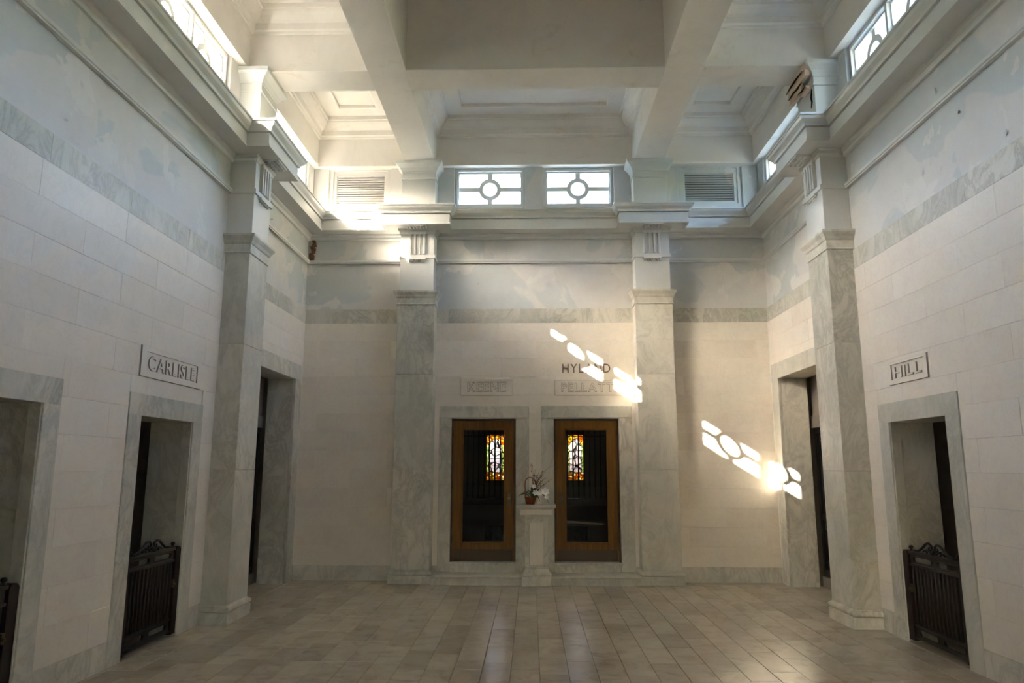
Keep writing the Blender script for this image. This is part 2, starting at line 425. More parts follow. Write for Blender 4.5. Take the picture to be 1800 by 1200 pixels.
# ------------------------------------------------------------------ floor
TW = .2575
floor = struct('floor', MB().box(-W-3.2, W+3.2, -LEN-.3, 4.0, -.12, -.012), 'joint')
rnd = random.Random(11); tiles = []
k0 = math.ceil((-W-.007)/TW)-1
for k in range(k0, k0+32):
    x0, x1 = .007+k*TW, .007+(k+1)*TW
    x0, x1 = max(x0, -W), min(x1, W)
    if x1-x0 < .02: continue
    y = 0.0-rnd.uniform(0, .6)-.0
    edges = [0.0, y] if y < -.12 else [0.0]
    while edges[-1] > -LEN: edges.append(edges[-1]-rnd.choice((.55, .62, .62, .70, .78)))
    for a, b in zip(edges[:-1], edges[1:]): tiles.append((x0, x1, max(b, -LEN), a))
def tile_vs(mb, x0, x1, y0, y1, z=0.0):
    g, c = .0016, .003; x0 += g; x1 -= g; y0 += g; y1 -= g
    mb.add([(x0,y0,z-.012),(x1,y0,z-.012),(x1,y1,z-.012),(x0,y1,z-.012),(x0,y0,z-c),(x1,y0,z-c),(x1,y1,z-c),(x0,y1,z-c),(x0+c,y0+c,z),(x1-c,y0+c,z),(x1-c,y1-c,z),(x0+c,y1-c,z)],
           [(8,9,10,11),(4,5,9,8),(5,6,10,9),(6,7,11,10),(7,4,8,11),(0,1,5,4),(1,2,6,5),(2,3,7,6),(3,0,4,7)])
def seen(t):
    return t[3] > -6.15 and abs((t[0]+t[1])/2) < 3.95
vis = sorted([t for t in tiles if seen(t)], key=lambda t: (t[2]+t[3]))[:296]; vs_ = set(vis)
tc = {}
for t in vis:
    w, h = round(t[1]-t[0], 4), round(t[3]-t[2], 4)
    if (w, h) not in tc:
        mb = MB(); tile_vs(mb, -w/2, w/2, -h/2, h/2); me = mb.mesh('floor_tile'); me.materials.append(M_['tile']); tc[w, h] = me
    link('floor_tile', tc[w, h], None, floor, ((t[0]+t[1])/2, (t[2]+t[3])/2, rnd.uniform(-.0008, .0006)))
mb = MB()
for t in tiles:
    if t not in vs_: tile_vs(mb, *t)
for sx in (-1, 1):      # floors of the side passages
    for d in (*SD, TD):
        x = sorted((sx*W, sx*(W+2.6))); tile_vs(mb, x[0], x[1], -d[1]-.5, -d[0]+.3, -.0015)
o = part('floor_tiling', mb, 'tile', floor); o['kind'] = 'stuff'

# ------------------------------------------------------------------ cornice and string moulding swept round the room
def sweep(path, prof, n0, n1):
    # path: base points (x,y) in order; prof: [(projection, z)]; n0/n1: extra mitre normals at the ends
    segn = []
    for a, b in zip(path[:-1], path[1:]):
        d = Vector((b[0]-a[0], b[1]-a[1])).normalized(); segn.append(Vector((d.y, -d.x)))
    mb = MB(); n = len(prof); vs = []
    for i, p in enumerate(path):
        a = segn[i-1] if i > 0 else None; b = segn[i] if i < len(segn) else None
        m = Vector((0,0))
        for q in (a, b):
            if q is not None and (q-m).length > .5 and abs(q.dot(m)) < .5: m = m+q
        if i == 0 and n0: m = m+Vector(n0)
        if i == len(path)-1 and n1: m = m+Vector(n1)
        for pr, z in prof: vs.append((p[0]+m.x*pr, p[1]+m.y*pr, z))
    fs = [(i*n+k, i*n+(k+1)%n, (i+1)*n+(k+1)%n, (i+1)*n+k) for i in range(len(path)-1) for k in range(n)]
    fs += [tuple(range(n)), tuple(len(vs)-n+k for k in range(n))[::-1]]
    return mb.add(vs, fs)
CP = [(-.02, 5.655), (.012, 5.655), (.022, 5.675), (.022, 5.70), (.05, 5.725), (.055, 5.75), (.255, 5.75), (.262, 5.744), (.292, 5.744), (.292, 5.772), (.28, 5.778), (.28, 5.922),
      (.262, 5.926), (.262, 5.938), (.30, 5.938), (.304, 5.958), (.312, 5.972), (.330, 5.99), (.350, 6.012), (.360, 6.036), (.362, 6.05), (.376, 6.052), (.376, ZT), (-.02, ZT+.004)]
SP = [(-.02, 5.235), (.022, 5.235), (.022, 5.25), (.034, 5.258), (.034, 5.292), (.02, 5.298), (-.02, 5.30)]
BR = .284; BH = .281   # ressaut base
def side_path(sx):
    # from the front to the back on the left wall; reversed on the right
    x0 = -W; x1 = -W+BR
    p = [(x0, -LEN), (x0, -UC-BH), (x1, -UC-BH), (x1, -UC+BH), (x0, -UC+BH), (x0, 0)]
    return p if sx < 0 else [(-a, b) for a, b in p][::-1]
def back_path():
    p = [(-W, 0)]
    for c in (-RC, RC): p += [(c-BH, 0), (c-BH, -BR), (c+BH, -BR), (c+BH, 0)]
    return p+[(W, 0)]
t1 = struct('trim_1', sweep(side_path(-1), CP, (0, 1), (0, -1)), 'paint')
t2 = struct('trim_2', sweep(back_path(), CP, (1, 0), (-1, 0)), 'paint')
t3 = struct('trim_3', sweep(side_path(1), CP, (0, -1), (0, 1)), 'paint')
t4 = struct('trim_4', sweep([(W, -LEN), (-W, -LEN)], CP, (-1, 0), (1, 0)), 'paint')
struct('trim_5', sweep([(-W, -LEN), (-W, 0)], SP, (0, 1), (0, -1)), 'paint')
struct('trim_6', sweep([(-W, 0), (W, 0)], SP, (1, 0), (-1, 0)), 'paint')
struct('trim_7', sweep([(W, 0), (W, -LEN)], SP, (0, -1), (0, 1)), 'paint')

# attic: wall steps inward above the window heads
AT = .115
def attic(side, e0, e1):
    mb = MB().box(e0, e1, -AT, RV, ZH, ZTOP-.05).box(e0, e1, -AT-.018, RV, ZH-.012, ZH+.05)
    return mb
for i, (side, e) in enumerate((('left', (-LEN, 0)), ('right', (0, LEN)), ('back', (-W+AT, W-AT)), ('front', (-W+AT, W-AT)))):
    o = part('attic_wall', attic(side, *e), 'ceil', walls[side])
# piers between the clerestory windows, proud of the sill wall
def pier_boxes(side, spans):
    for a, b in spans:
        p, q = sorted((to_local(side, a), to_local(side, b)))
        part('window_pier', MB().cbox(p, q, -.03, RV, ZT, ZH-.01, .006), 'plaster', walls[side])
for side in ('left', 'right'):
    pier_boxes(side, [(.02, .33), (2.22, 3.59), (5.49, 5.75), (7.65, 9.2)])
pier_boxes('back', [(-.155, .155), (-2.50, -1.385), (1.385, 2.50), (-3.86, -3.60), (3.60, 3.86)])

# ------------------------------------------------------------------ ceiling: beams, coffers, mouldings
ZP = 7.80
ceiling = struct('ceiling', MB().box(-W-.35, W+.35, -LEN-.35, .35, ZTOP, ZTOP+.2), 'ceil')
BX = [(-2.211, -1.70), (1.70, 2.211)]; BY = [(-3.234, -2.711), (-8.62, -8.10)]
for a, b in BX: part('beam', MB().cbox(a, b, -LEN+.02, -.03, ZS, ZTOP, .008), 'ceil', ceiling)
xs3 = [(-W+AT, BX[0][0]), (BX[0][1], BX[1][0]), (BX[1][1], W-AT)]
ys3 = [(BY[0][1], -AT), (BY[1][1], BY[0][0]), (-LEN+AT, BY[1][0])]
for a, b in BY:
    for (p, q), (u0, u1) in zip(xs3, ((-W+.02, BX[0][0]), (BX[0][1], BX[1][0]), (BX[1][1], W-.02))):
        part('beam', MB().cbox(u0-.01, u1+.01, a, b, ZS+.001, ZTOP, .008), 'ceil', ceiling)
def frame_ring(x0, x1, y0, y1, prof):
    # moulding round the inside of a coffer; prof = [(inset, z)] closed against the walls
    mb = MB(); n = len(prof); vs = []
    for (cx, cy, sx, sy) in ((x0,y0,1,1),(x1,y0,-1,1),(x1,y1,-1,-1),(x0,y1,1,-1)):
        for p, z in prof: vs.append((cx+sx*p, cy+sy*p, z))
    fs = [(i*n+k, i*n+(k+1)%n, ((i+1)%4)*n+(k+1)%n, ((i+1)%4)*n+k) for i in range(4) for k in range(n)]
    return mb.add(vs, fs)
for ix, (x0, x1) in enumerate(xs3):
    for iy, (y0, y1) in enumerate(ys3):
        zp = ZP if not (ix == 1 and iy > 0) else 8.62
        d = zp-ZP
        part('coffer_molding', frame_ring(x0, x1, y0, y1, [(-.01, 7.47+d), (.035, 7.475+d), (.04, 7.50+d), (.065, 7.515+d), (.07, 7.60+d), (.11, 7.62+d), (.16, 7.665+d), (.185, 7.70+d), (.19, 7.73+d), (.215, 7.735+d), (.215, ZP+d+.01), (-.01, ZP+d+.01)]), 'ceil', ceiling)
        part('coffer_border', frame_ring(x0, x1, y0, y1, [(0, zp), (.46, zp), (.475, zp+.012), (.475, zp+.07), (0, zp+.07)]), 'ceil', ceiling)
        part('coffer_panel', MB().box(x0, x1, y0, y1, zp+.065, zp+.12), 'ceil', ceiling)

# ------------------------------------------------------------------ clerestory windows
win_cache = {}
def arc(r, a0, a1, n): return [(r*math.cos(a0+(a1-a0)*i/n), r*math.sin(a0+(a1-a0)*i/n)) for i in range(n+1)]
def window_meshes(w):
    k = round(w, 3)
    if k in win_cache: return win_cache[k]
    h = GL1-GL0; a, b = w/2, h/2; ro, ri = .196, .124; bv, bh = .041, .038
    f = MB()
    for x0, x1, z0, z1 in ((-a-.05, -a, -b-.055, b+.055), (a, a+.05, -b-.055, b+.055), (-a, a, b, b+.055), (-a, a, -b-.055, -b)):
        f.box(x0, x1, .055, .15, z0, z1)
    for x0, x1, z0, z1 in ((-a-.05, -a-.02, -b-.055, b+.055), (a+.02, a+.05, -b-.055, b+.055), (-a-.02, a+.02, b+.025, b+.055), (-a-.02, a+.02, -b-.055, -b-.025)):
        f.box(x0, x1, .01, .056, z0, z1)
    t = MB()
    n = 32; vs = []
    for r in (ro, ri):
        for y in (.085, .125):
            vs += [(r*math.cos(2*PI*i/n), y, r*math.sin(2*PI*i/n)) for i in range(n)]
    fs = []
    for i in range(n):
        j = (i+1) % n
        fs += [(i, j, 2*n+j, 2*n+i), (n+i, 3*n+i, 3*n+j, n+j), (i, n+i, n+j, j), (2*n+i, 2*n+j, 3*n+j, 3*n+i)]
    t.add(vs, fs)
    e = ro-.006
    for x0, x1, z0, z1 in ((-a, -e, -bh, bh), (e, a, -bh, bh), (-bv, bv, e, b), (-bv, bv, -b, -e)): t.box(x0, x1, .087, .123, z0, z1)
    panes = []
    rg = (ro+ri)/2
    for sx in (1, -1):
        for sz in (1, -1):
            a0 = math.asin(.015/rg); poly = [(.015, b+.02), (a+.02, b+.02), (a+.02, .015)]+arc(rg, a0, PI/2-a0, 10)
            panes.append(MB().prism([(sx*p, sz*q) for p, q in poly], .102, .108, 'y').mesh('pane'))
    panes.append(MB().prism(arc(rg, 0, 2*PI*23/24, 23), .102, .108, 'y').mesh('pane'))
    out = (f.mesh('window_frame'), t.mesh('tracery'), panes)
    out[0].materials.append(M_['paint']); out[1].materials.append(M_['paint'])
    for p in panes: p.materials.append(M_['glass'])
    win_cache[k] = out; return out
wno = [0]
def window(side, u0, u1):
    wno[0] += 1
    lx = (to_local(side, u0)+to_local(side, u1))/2
    f, t, panes = window_meshes(abs(u1-u0))
    o = link('window_%d' % wno[0], f, None, None, frame_loc(side, lx, (GL0+GL1)/2), FR[side][1]); o['kind'] = 'structure'
    link('tracery', t, None, o)
    for p in panes: link('pane', p, None, o)
    # sill board
    part('window_sill', MB().cbox(-abs(u1-u0)/2-.05, abs(u1-u0)/2+.05, -.02, .056, -(GL1-GL0)/2-.10, -(GL1-GL0)/2-.056, .004), 'paint', o)
for a, b in BACK_WIN: window('back', a, b)
for side in ('left', 'right'):
    for a, b in SIDE_WIN: window(side, a, b)

# louvred vents in the corner bays of the back wall
def louver(x0, x1, label):
    t = empty('louver_vent', ((x0+x1)/2, 0, 6.29)); h = (x1-x0)/2
    f = MB(); H = .64
    for a, b, c, d in ((-h, -h+.055, 0, H), (h-.055, h, 0, H), (-h+.055, h-.055, H-.075, H), (-h+.055, h-.055, 0, .05)): f.box(a, b, .045, .14, c, d)
    part('frame', f, 'plaster', t)
    part('backing', MB().box(-h+.02, h-.02, .13, .15, .02, H-.02), 'crack', t)
    n = 12; z0, z1 = .05, H-.075; st = (z1-z0)/n
    sl = MB().add([(-h+.055,.055,st*.84),(h-.055,.055,st*.84),(h-.055,.085,st*.36),(-h+.055,.085,st*.36),(-h+.055,.063,st*.94),(h-.055,.063,st*.94),(h-.055,.095,st*.44),(-h+.055,.095,st*.44)],
                  [(0,1,2,3),(7,6,5,4),(0,4,5,1),(3,2,6,7),(0,3,7,4),(1,5,6,2)]).mesh('slat')
    for i in range(n): link('slat', sl, 'plaster', t, (0, 0, z0+i*st+.006))
    tag(t, label, 'vent')
louver(*LOUV[0], 'sunlit slatted vent high in the left corner bay of back wall')
louver(*LOUV[1], 'shaded slatted vent high in the right corner bay of back wall')

# ------------------------------------------------------------------ pilasters
def make_pilaster():
    t = empty('pilaster')
    part('plinth', MB().cbox(-.343, .343, -.347, .018, 0, .135, .008), 'marble', t)
    part('base_molding', MB().ring3([(.322, .325, .137), (.338, .342, .143), (.346, .35, .16), (.346, .35, .175), (.338, .342, .192), (.322, .325, .198), (.318, .321, .206), (.309, .312, .214)]), 'marble', t)
    for a, b in ((.214, 1.754), (1.757, 3.28), (3.283, 4.438)):
        part('shaft_block', MB().cbox(-.307, .307, -.31, .018, a, b, .004), 'marble', t)
    part('capital', MB().ring3([(.311, .314, 4.44), (.321, .324, 4.442), (.321, .324, 4.455), (.316, .319, 4.46), (.316, .319, 4.555), (.33, .333, 4.565), (.338, .341, 4.582), (.345, .348, 4.60), (.365, .368, 4.628), (.375, .378, 4.645), (.378, .381, 4.652), (.378, .381, 4.678), (.30, .33, 4.684)]), 'marble', t)
    fp = part('frieze_pier', MB().cbox(-.283, .283, -.31, .018, 4.68, ZC-.001, .004), 'paint', t)
    part('frieze_crown', MB().ring3([(.284, .311, 5.66), (.292, .319, 5.665), (.30, .327, 5.70), (.315, .342, 5.725), (.318, .345, 5.749)]), 'paint', fp)
    part('taenia', MB().ring3([(.284, .311, 5.232), (.302, .334, 5.235), (.302, .334, 5.292), (.284, .311, 5.298)]), 'paint', fp)
    tg = MB().box(-.145, .145, -.318, -.305, 5.30, 5.672)
    tg.box(-.15, .15, -.352, -.305, 5.645, 5.69)
    for c in (-.117, -.039, .039, .117):
        tg.prism([(c-.027, -.312), (c-.014, -.352), (c+.014, -.352), (c+.027, -.312)], 5.298, 5.645)
    part('triglyph', tg, 'paint', fp)
    gm = MB().cbox(-.152, .152, -.356, -.305, 5.205, 5.236, .003)
    for i in range(6): gm.lathe([(.0, 0), (.017, 0), (.012, .034), (0, .034)], (-.125+i*.05, -.333, 5.172), 8)
    part('guttae', gm, 'paint', fp)
    mt = MB().cbox(-.165, .165, -.555, -.36, 5.722, 5.751, .004)
    for i in range(6):
        for j in range(3): mt.lathe([(.0, 0), (.013, 0), (.019, .018), (0, .018)], (-.135+i*.054, -.395-j*.06, 5.705), 8)
    part('mutule', mt, 'paint', fp)
    ap = part('attic_pier', MB().cbox(-.283, .283, -.31, .018, ZT-.002, 6.64, .004), 'paint', t)
    part('attic_cap', MB().ring3([(.285, .312, 6.632), (.30, .327, 6.635), (.30, .327, 6.655), (.29, .317, 6.662), (.288, .315, 6.75), (.297, .324, 6.76), (.297, .324, 6.772), (.305, .332, 6.79), (.33, .357, 6.83), (.362, .39, 6.862), (.385, .413, 6.88), (.392, .42, 6.89), (.392, .42, ZS-.001), (.3, .33, ZS-.001)]), 'paint', ap)
    return t
p0 = make_pilaster()
spots = [(frame_loc('back', -RC), 0, 'sun-dappled marble pilaster left of the two wooden doors'),
         (frame_loc('back', RC), 0, 'marble pilaster right of the two wooden doors, with stained capital'),
         (frame_loc('left', -UC), PI/2, 'green-veined marble pilaster on the left wall beside the CARLISLE panel'),
         (frame_loc('right', UC), -PI/2, 'marble pilaster on the right wall with a cracked broken top capital')]
pil = []
for i, (l, r, lab) in enumerate(spots):
    q = p0 if i == 0 else copy_tree(p0)
    q.location = l; q.rotation_euler = (0, 0, r); tag(q, lab, 'pilaster', 'marble pilasters'); pil.append(q)
# broken plaster on the right attic cap: exposed clay lump with black cracks
bk = MB(); rr = random.Random(5)
def slabby(mb, c, d, s):
    r = random.Random(s); vs = []
    for i in (-1, 1):
        for j in (-1, 1):
            for k in (-1, 1): vs.append((c[0]+i*d[0]*r.uniform(.75, 1.1), c[1]+j*d[1]*r.uniform(.75, 1.1), c[2]+k*d[2]*r.uniform(.75, 1.1)))
    mb.add(vs, [(0,1,3,2),(4,6,7,5),(0,4,5,1),(2,3,7,6),(0,2,6,4),(1,5,7,3)])
slabby(bk, (-.02, -.40, 6.80), (.33, .035, .05), 1); slabby(bk, (-.10, -.375, 6.70), (.22, .03, .045), 2); slabby(bk, (.12, -.37, 6.64), (.13, .025, .03), 3)
slabby(bk, (.05, -.42, 6.885), (.28, .02, .03), 4)
part('broken_plaster', bk, 'orange', pil[3], label='exposed clay where the cap plaster has broken off')
ck = MB()
for pts in ([(-.34, -.437, 6.84), (-.15, -.446, 6.845), (.05, -.446, 6.85), (.26, -.437, 6.85)], [(-.30, -.425, 6.735), (-.12, -.422, 6.75), (.0, -.418, 6.735), (.15, -.412, 6.755)], [(.0, -.412, 6.66), (.1, -.405, 6.645), (.2, -.395, 6.66)],
            [(.22, -.318, 6.62), (.18, -.316, 6.52), (.2, -.316, 6.45), (.16, -.316, 6.38)]):
    ck.tube(pts, [.004]+[.013]*(len(pts)-2)+[.004], 6)
part('crack', ck, 'crack', pil[3])

# ------------------------------------------------------------------ side doorways: marble surrounds, passages, gates
tno = [7]
def surround(side, d, depth, strip):
    tno[0] += 1
    u0, u1, z, f0, f1, fz = d
    o = empty('trim_%d' % tno[0], frame_loc(side, 0), FR[side][1], True)
    def bx(name, a, b, y0, y1, z0, z1, m='marble', c=.004):
        p, q = sorted((to_local(side, a), to_local(side, b))); part(name, MB().cbox(p, q, y0, y1, z0, z1, c), m, o)
    bx('jamb', f0, u0, -.014, .05, 0, z); bx('jamb', u1, f1, -.014, .05, 0, z); bx('lintel', f0, f1, -.014, .05, z-.004, fz)
    # reveal linings: a narrow front strip, a fillet, then the deep panel
    if strip:
        bx('reveal_strip', u0-.03, u0+.012, .0, .105, 0, z-.002); bx('reveal_strip', u1-.012, u1+.03, .0, .105, 0, z-.002)
    bx('reveal', u0-.04, u0+.004, .03, depth, 0, z-.001); bx('reveal', u1-.004, u1+.04, .03, depth, 0, z-.001); bx('soffit', u0-.04, u1+.04, .03, depth, z-.004, z+.04)
    return o
ano = [0]
def passage(side, u0, u1, y0, y1, h):
    ano[0] += 1
    p, q = sorted((to_local(side, u0), to_local(side, u1))); t = .06; mb = MB()
    mb.box(p-t, p, y0, y1, 0, h).box(q, q+t, y0, y1, 0, h).box(p-t, q+t, y1, y1+t, 0, h).box(p-t, q+t, y0, y1+t, h, h+t)
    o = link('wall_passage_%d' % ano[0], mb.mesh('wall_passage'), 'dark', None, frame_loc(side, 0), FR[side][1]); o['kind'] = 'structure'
    return o
for side in ('left', 'right'):
    for d in SD:
        surround(side, d, .47, True)
        o = passage(side, d[0]-.35, d[1]+.35, .30, 1.9, 2.6)
        p, q = sorted((to_local(side, d[0]-.35), to_local(side, d[1]+.35)))
        a, b = sorted((to_local(side, d[0]-.04), to_local(side, d[1]+.04)))
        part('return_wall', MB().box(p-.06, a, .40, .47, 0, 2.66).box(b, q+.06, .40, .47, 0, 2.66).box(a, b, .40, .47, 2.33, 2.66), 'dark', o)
    surround(side, TD, .44, False)
    o = passage(side, TD[0]-.1, TD[1]+.2, .30, 1.7, 3.5)
    p, q = sorted((to_local(side, TD[0]-.1), to_local(side, TD[1]+.2)))
    part('transom_wall', MB().cbox(p, q, .53, .60, 2.60, 3.5, .004), 'dark', o)
    part('transom_beam', MB().cbox(p, q, .50, .62, 2.41, 2.60, .006), 'dark', o)

def make_gate():
    # local: x along the doorway from the hinge post (0) to the other jamb (1.08), -y to the room
    t = empty('passage_gate'); Lg = 1.086
    # hinge post with round head
    pts = [(.0, .03), (.0, .885)]+[(.055-.055*math.cos(a), .885+.055*math.sin(a)) for a in [PI*i/10 for i in range(1, 10)]]+[(.11, .885), (.11, .03)]
    part('post', MB().prism(pts, -.03, .03, 'y'), 'gate_red', t)
    pts2 = [(Lg-.06+x*.5, z) for x, z in pts]
    part('post', MB().prism(pts2, -.03, .03, 'y'), 'gate_red', t)
    part('panel', MB().box(.11, Lg-.06, .012, .024, .15, .80), 'gate_red', t)
    part('rail', MB().cbox(.11, Lg-.06, -.022, .03, .055, .078, .004), 'iron', t)
    part('rail', MB().cbox(.11, Lg-.06, -.02, .028, .178, .20, .004), 'iron', t)
    part('rail', MB().cbox(.11, Lg-.06, -.02, .028, .785, .81, .004), 'gate_rod', t)
    part('rail', MB().cbox(.11, Lg-.06, -.026, .034, .905, .935, .004), 'gate_rod', t)
    n = 13
    rod = MB().tube([(0, -.004, .2), (0, -.004, .786)], .009, 8).mesh('rod')
    for i in range(n): link('rod', rod, 'gate_rod', t, (.145+i*(Lg-.06-.11-.07)/(n-1), 0, 0))
    # pierced friezes: two long rounded slots above and below
    def slot_plate(z0, z1, name, m):
        mb = MB(); xm = (.11+Lg-.06)/2; zc = (z0+z1)/2; hz = (z1-z0)/2
        for x0, x1 in ((.12, xm), (xm, Lg-.07)):
            a, b = x0+.06, x1-.03; r = hz-.018
            lp = [(b-r+r*math.cos(q), zc+r*math.sin(q)) for q in [PI/2-PI*i/8 for i in range(9)]]+[(a+r+r*math.cos(q), zc+r*math.sin(q)) for q in [-PI/2-PI*i/8 for i in range(9)]]
            n_ = len(lp)
            op = []
            for x, z in lp:
                dx, dz = x-(a+b)/2, z-zc; kx = ((x1-x0)/2)/max(1e-6, abs(dx)); kz = hz/max(1e-6, abs(dz)); k = min(kx, kz); op.append(((x0+x1)/2+ (dx*k if k == kz or True else dx), zc+dz*k))
            op = [(min(max(x, x0), x1), z) for x, z in op]
            vs = [(x, -.008, z) for x, z in lp]+[(x, -.008, z) for x, z in op]+[(x, .01, z) for x, z in lp]+[(x, .01, z) for x, z in op]
            fs = []
            for i in range(n_):
                j = (i+1) % n_
                fs += [(i, j, n_+j, n_+i), (2*n_+i, 3*n_+i, 3*n_+j, 2*n_+j), (i, 2*n_+i, 2*n_+j, j)]
            mb.add(vs, fs)
            mb.tube([(x, -.01, z) for x, z in lp+lp[:1]], .006, 6, False)
        part(name, mb, m, t)
    slot_plate(.81, .905, 'pierced_frieze', 'gate_rod'); slot_plate(.078, .178, 'pierced_frieze', 'iron')
    # scroll crest
    cm = (.11+Lg-.06)/2; cr = MB()
    for s in (-1, 1):
        c = [(cm+s*.40, .945), (cm+s*.33, .945), (cm+s*.26, .958), (cm+s*.19, .995), (cm+s*.13, 1.035), (cm+s*.075, 1.045), (cm+s*.03, 1.022), (cm+s*.028, .99), (cm+s*.06, .975), (cm+s*.085, .992), (cm+s*.07, 1.008)]
        cr.tube([(x, .0, z) for x, z in c], [.013]*6+[.012, .011, .01, .009, .007], 8)
        c = [(cm+s*.20, .95), (cm+s*.17, .965), (cm+s*.13, .96), (cm+s*.12, .945)]; cr.tube([(x, 0, z) for x, z in c], .009, 8)
        c = [(cm+s*.015, .94), (cm+s*.05, .95), (cm+s*.10, .975), (cm+s*.135, .975)]; cr.tube([(x, 0, z) for x, z in c], .01, 8)
        cr.lathe([(0, 0), (.022, 0), (.016, .012), (.012, .02), (.022, .032), (.024, .042), (.014, .056), (0, .058)], (cm+s*.43, 0, .935), 10)
    cr.blob((cm, 0, .965), (.03, .016, .035))
    part('scroll_crest', cr, 'iron', t)
    part('latch', MB().box(.118, .15, -.04, -.02, .52, .60).lathe([(0,0),(.014,0),(.014,.02),(0,.024)], (.135, -.045, .545), 10), 'bronze', t)
    return t
g0 = make_gate()
# mirrored mesh data for the left wall: there the hinge post is at the far jamb too
def mirror_copy(o):
    c = copy_tree(o)
    for k in c.children:
        me = k.data.copy(); me.transform(Matrix.Scale(-1, 4, (1,0,0)) if k.location.length < 1e-6 else Matrix.Identity(4)); me.flip_normals() if k.location.length < 1e-6 else None
        k.data = me
        if k.location.length >= 1e-6: k.location.x = -k.location.x
    return c
gl = mirror_copy(g0)
gl.location = frame_loc('left', -3.852, 0, -.04); gl.rotation_euler = (0, 0, PI/2)
tag(gl, 'dark scroll-topped metal gate in the doorway under the CARLISLE panel', 'gate', 'low metal gates')
g0.location = frame_loc('right', 3.852, 0, -.04); g0.rotation_euler = (0, 0, -PI/2)
tag(g0, 'dark scroll-topped metal gate in the doorway under the HILL panel', 'gate', 'low metal gates')
g2 = copy_tree(gl); g2.location = frame_loc('left', -6.397, 0, -.04)
tag(g2, 'dark gate cut off by the left edge of the picture, only its round-headed post showing', 'gate', 'low metal gates')

def make_grille(side, label):
    # black iron gate closing the tall corner passage
    u0, u1 = TD[0]-.02, TD[1]+.1
    t = empty('iron_grille_gate', frame_loc(side, to_local(side, u0), 0, -.55), FR[side][1]); s = 1 if side == 'right' else -1
    Lg = u1-u0
    def X(a): return s*a
    def bx(a, b): return sorted((X(a), X(b)))
    f = MB()
    for a, b, c, d in ((0, .07, .16, 2.40), (Lg-.07, Lg, .16, 2.40), (Lg/2-.05, Lg/2+.05, .16, 2.40), (.07, Lg-.07, 2.32, 2.40), (.07, Lg-.07, 1.0, 1.08), (.07, Lg-.07, .16, .26)):
        p, q = bx(a, b); f.box(p, q, -.03, .03, c, d)
    part('frame', f, 'black', t)
    p, q = bx(0, Lg); part('sill', MB().cbox(p, q, -.06, .06, 0, .16, .006), 'dark', t)
    n = 22
    bar = MB().tube([(0,0,.2), (0,0,2.34)], .011, 8).mesh('bar')
    for i in range(n): link('bar', bar, 'black', t, (X(.12+i*(Lg-.24)/(n-1)), 0, 0))
    ros = MB().lathe([(.025, -.008), (.048, -.008), (.048, .008), (.025, .008), (.025, -.008)], (0,0,0), 14).mesh('rosette'); ros.transform(Matrix.Rotation(PI/2, 4, 'X'))
    for zz in (2.24, .36, .90):
        for i in range(0, n-1, 2): link('rosette', ros, 'black', t, (X(.12+(i+.5)*(Lg-.24)/(n-1)), 0, zz))
    p, q = bx(.02, Lg-.02); part('backing_sheet', MB().box(p, q, .035, .05, .16, 2.38), 'black', t)
    tag(t, label, 'gate')
make_grille('left', 'black iron gate deep in the tall left corner doorway')
make_grille('right', 'black iron gate deep in the tall right corner doorway')

# ------------------------------------------------------------------ back doors: surrounds, steps, doors, chambers
def back_surround(f0, f1, d0, d1):
    tno[0] += 1
    o = empty('trim_%d' % tno[0], (0,0,0), 0, True)
    zt = .15
    part('jamb', MB().cbox(f0, d0, -.012, .25, zt, 2.592, .004), 'marble', o); part('jamb', MB().cbox(d1, f1, -.012, .25, zt, 2.592, .004), 'marble', o)
    part('lintel', MB().cbox(f0, f1, -.012, .25, 2.594, 2.79, .004), 'marble', o)
    part('threshold', MB().cbox(d0-.02, d1+.02, -.045, .3, .262, .295, .006), 'marble', o)
    part('riser', MB().cbox(d0, d1, -.028, .3, .14, .262, .004), 'marble', o)
back_surround(-1.575, -.095, -1.374, -.313); back_surround(.105, 1.60, .313, 1.374)
tno[0] += 1
st = empty('trim_%d' % tno[0], (0, -.2, 0), 0, True)
for i, (a, b) in enumerate(((-1.615, -.21), (.245, 1.615))):
    part('step_block', MB().cbox(a, b, -.21, .2, 0, .108, .004), 'marble', st)
    part('step_tread', MB().prism([(-.228, .108), (.2, .108), (.2, .145), (-.218, .145), (-.232, .136), (-.236, .126), (-.232, .114)], a, b, 'x'), 'marble', st)

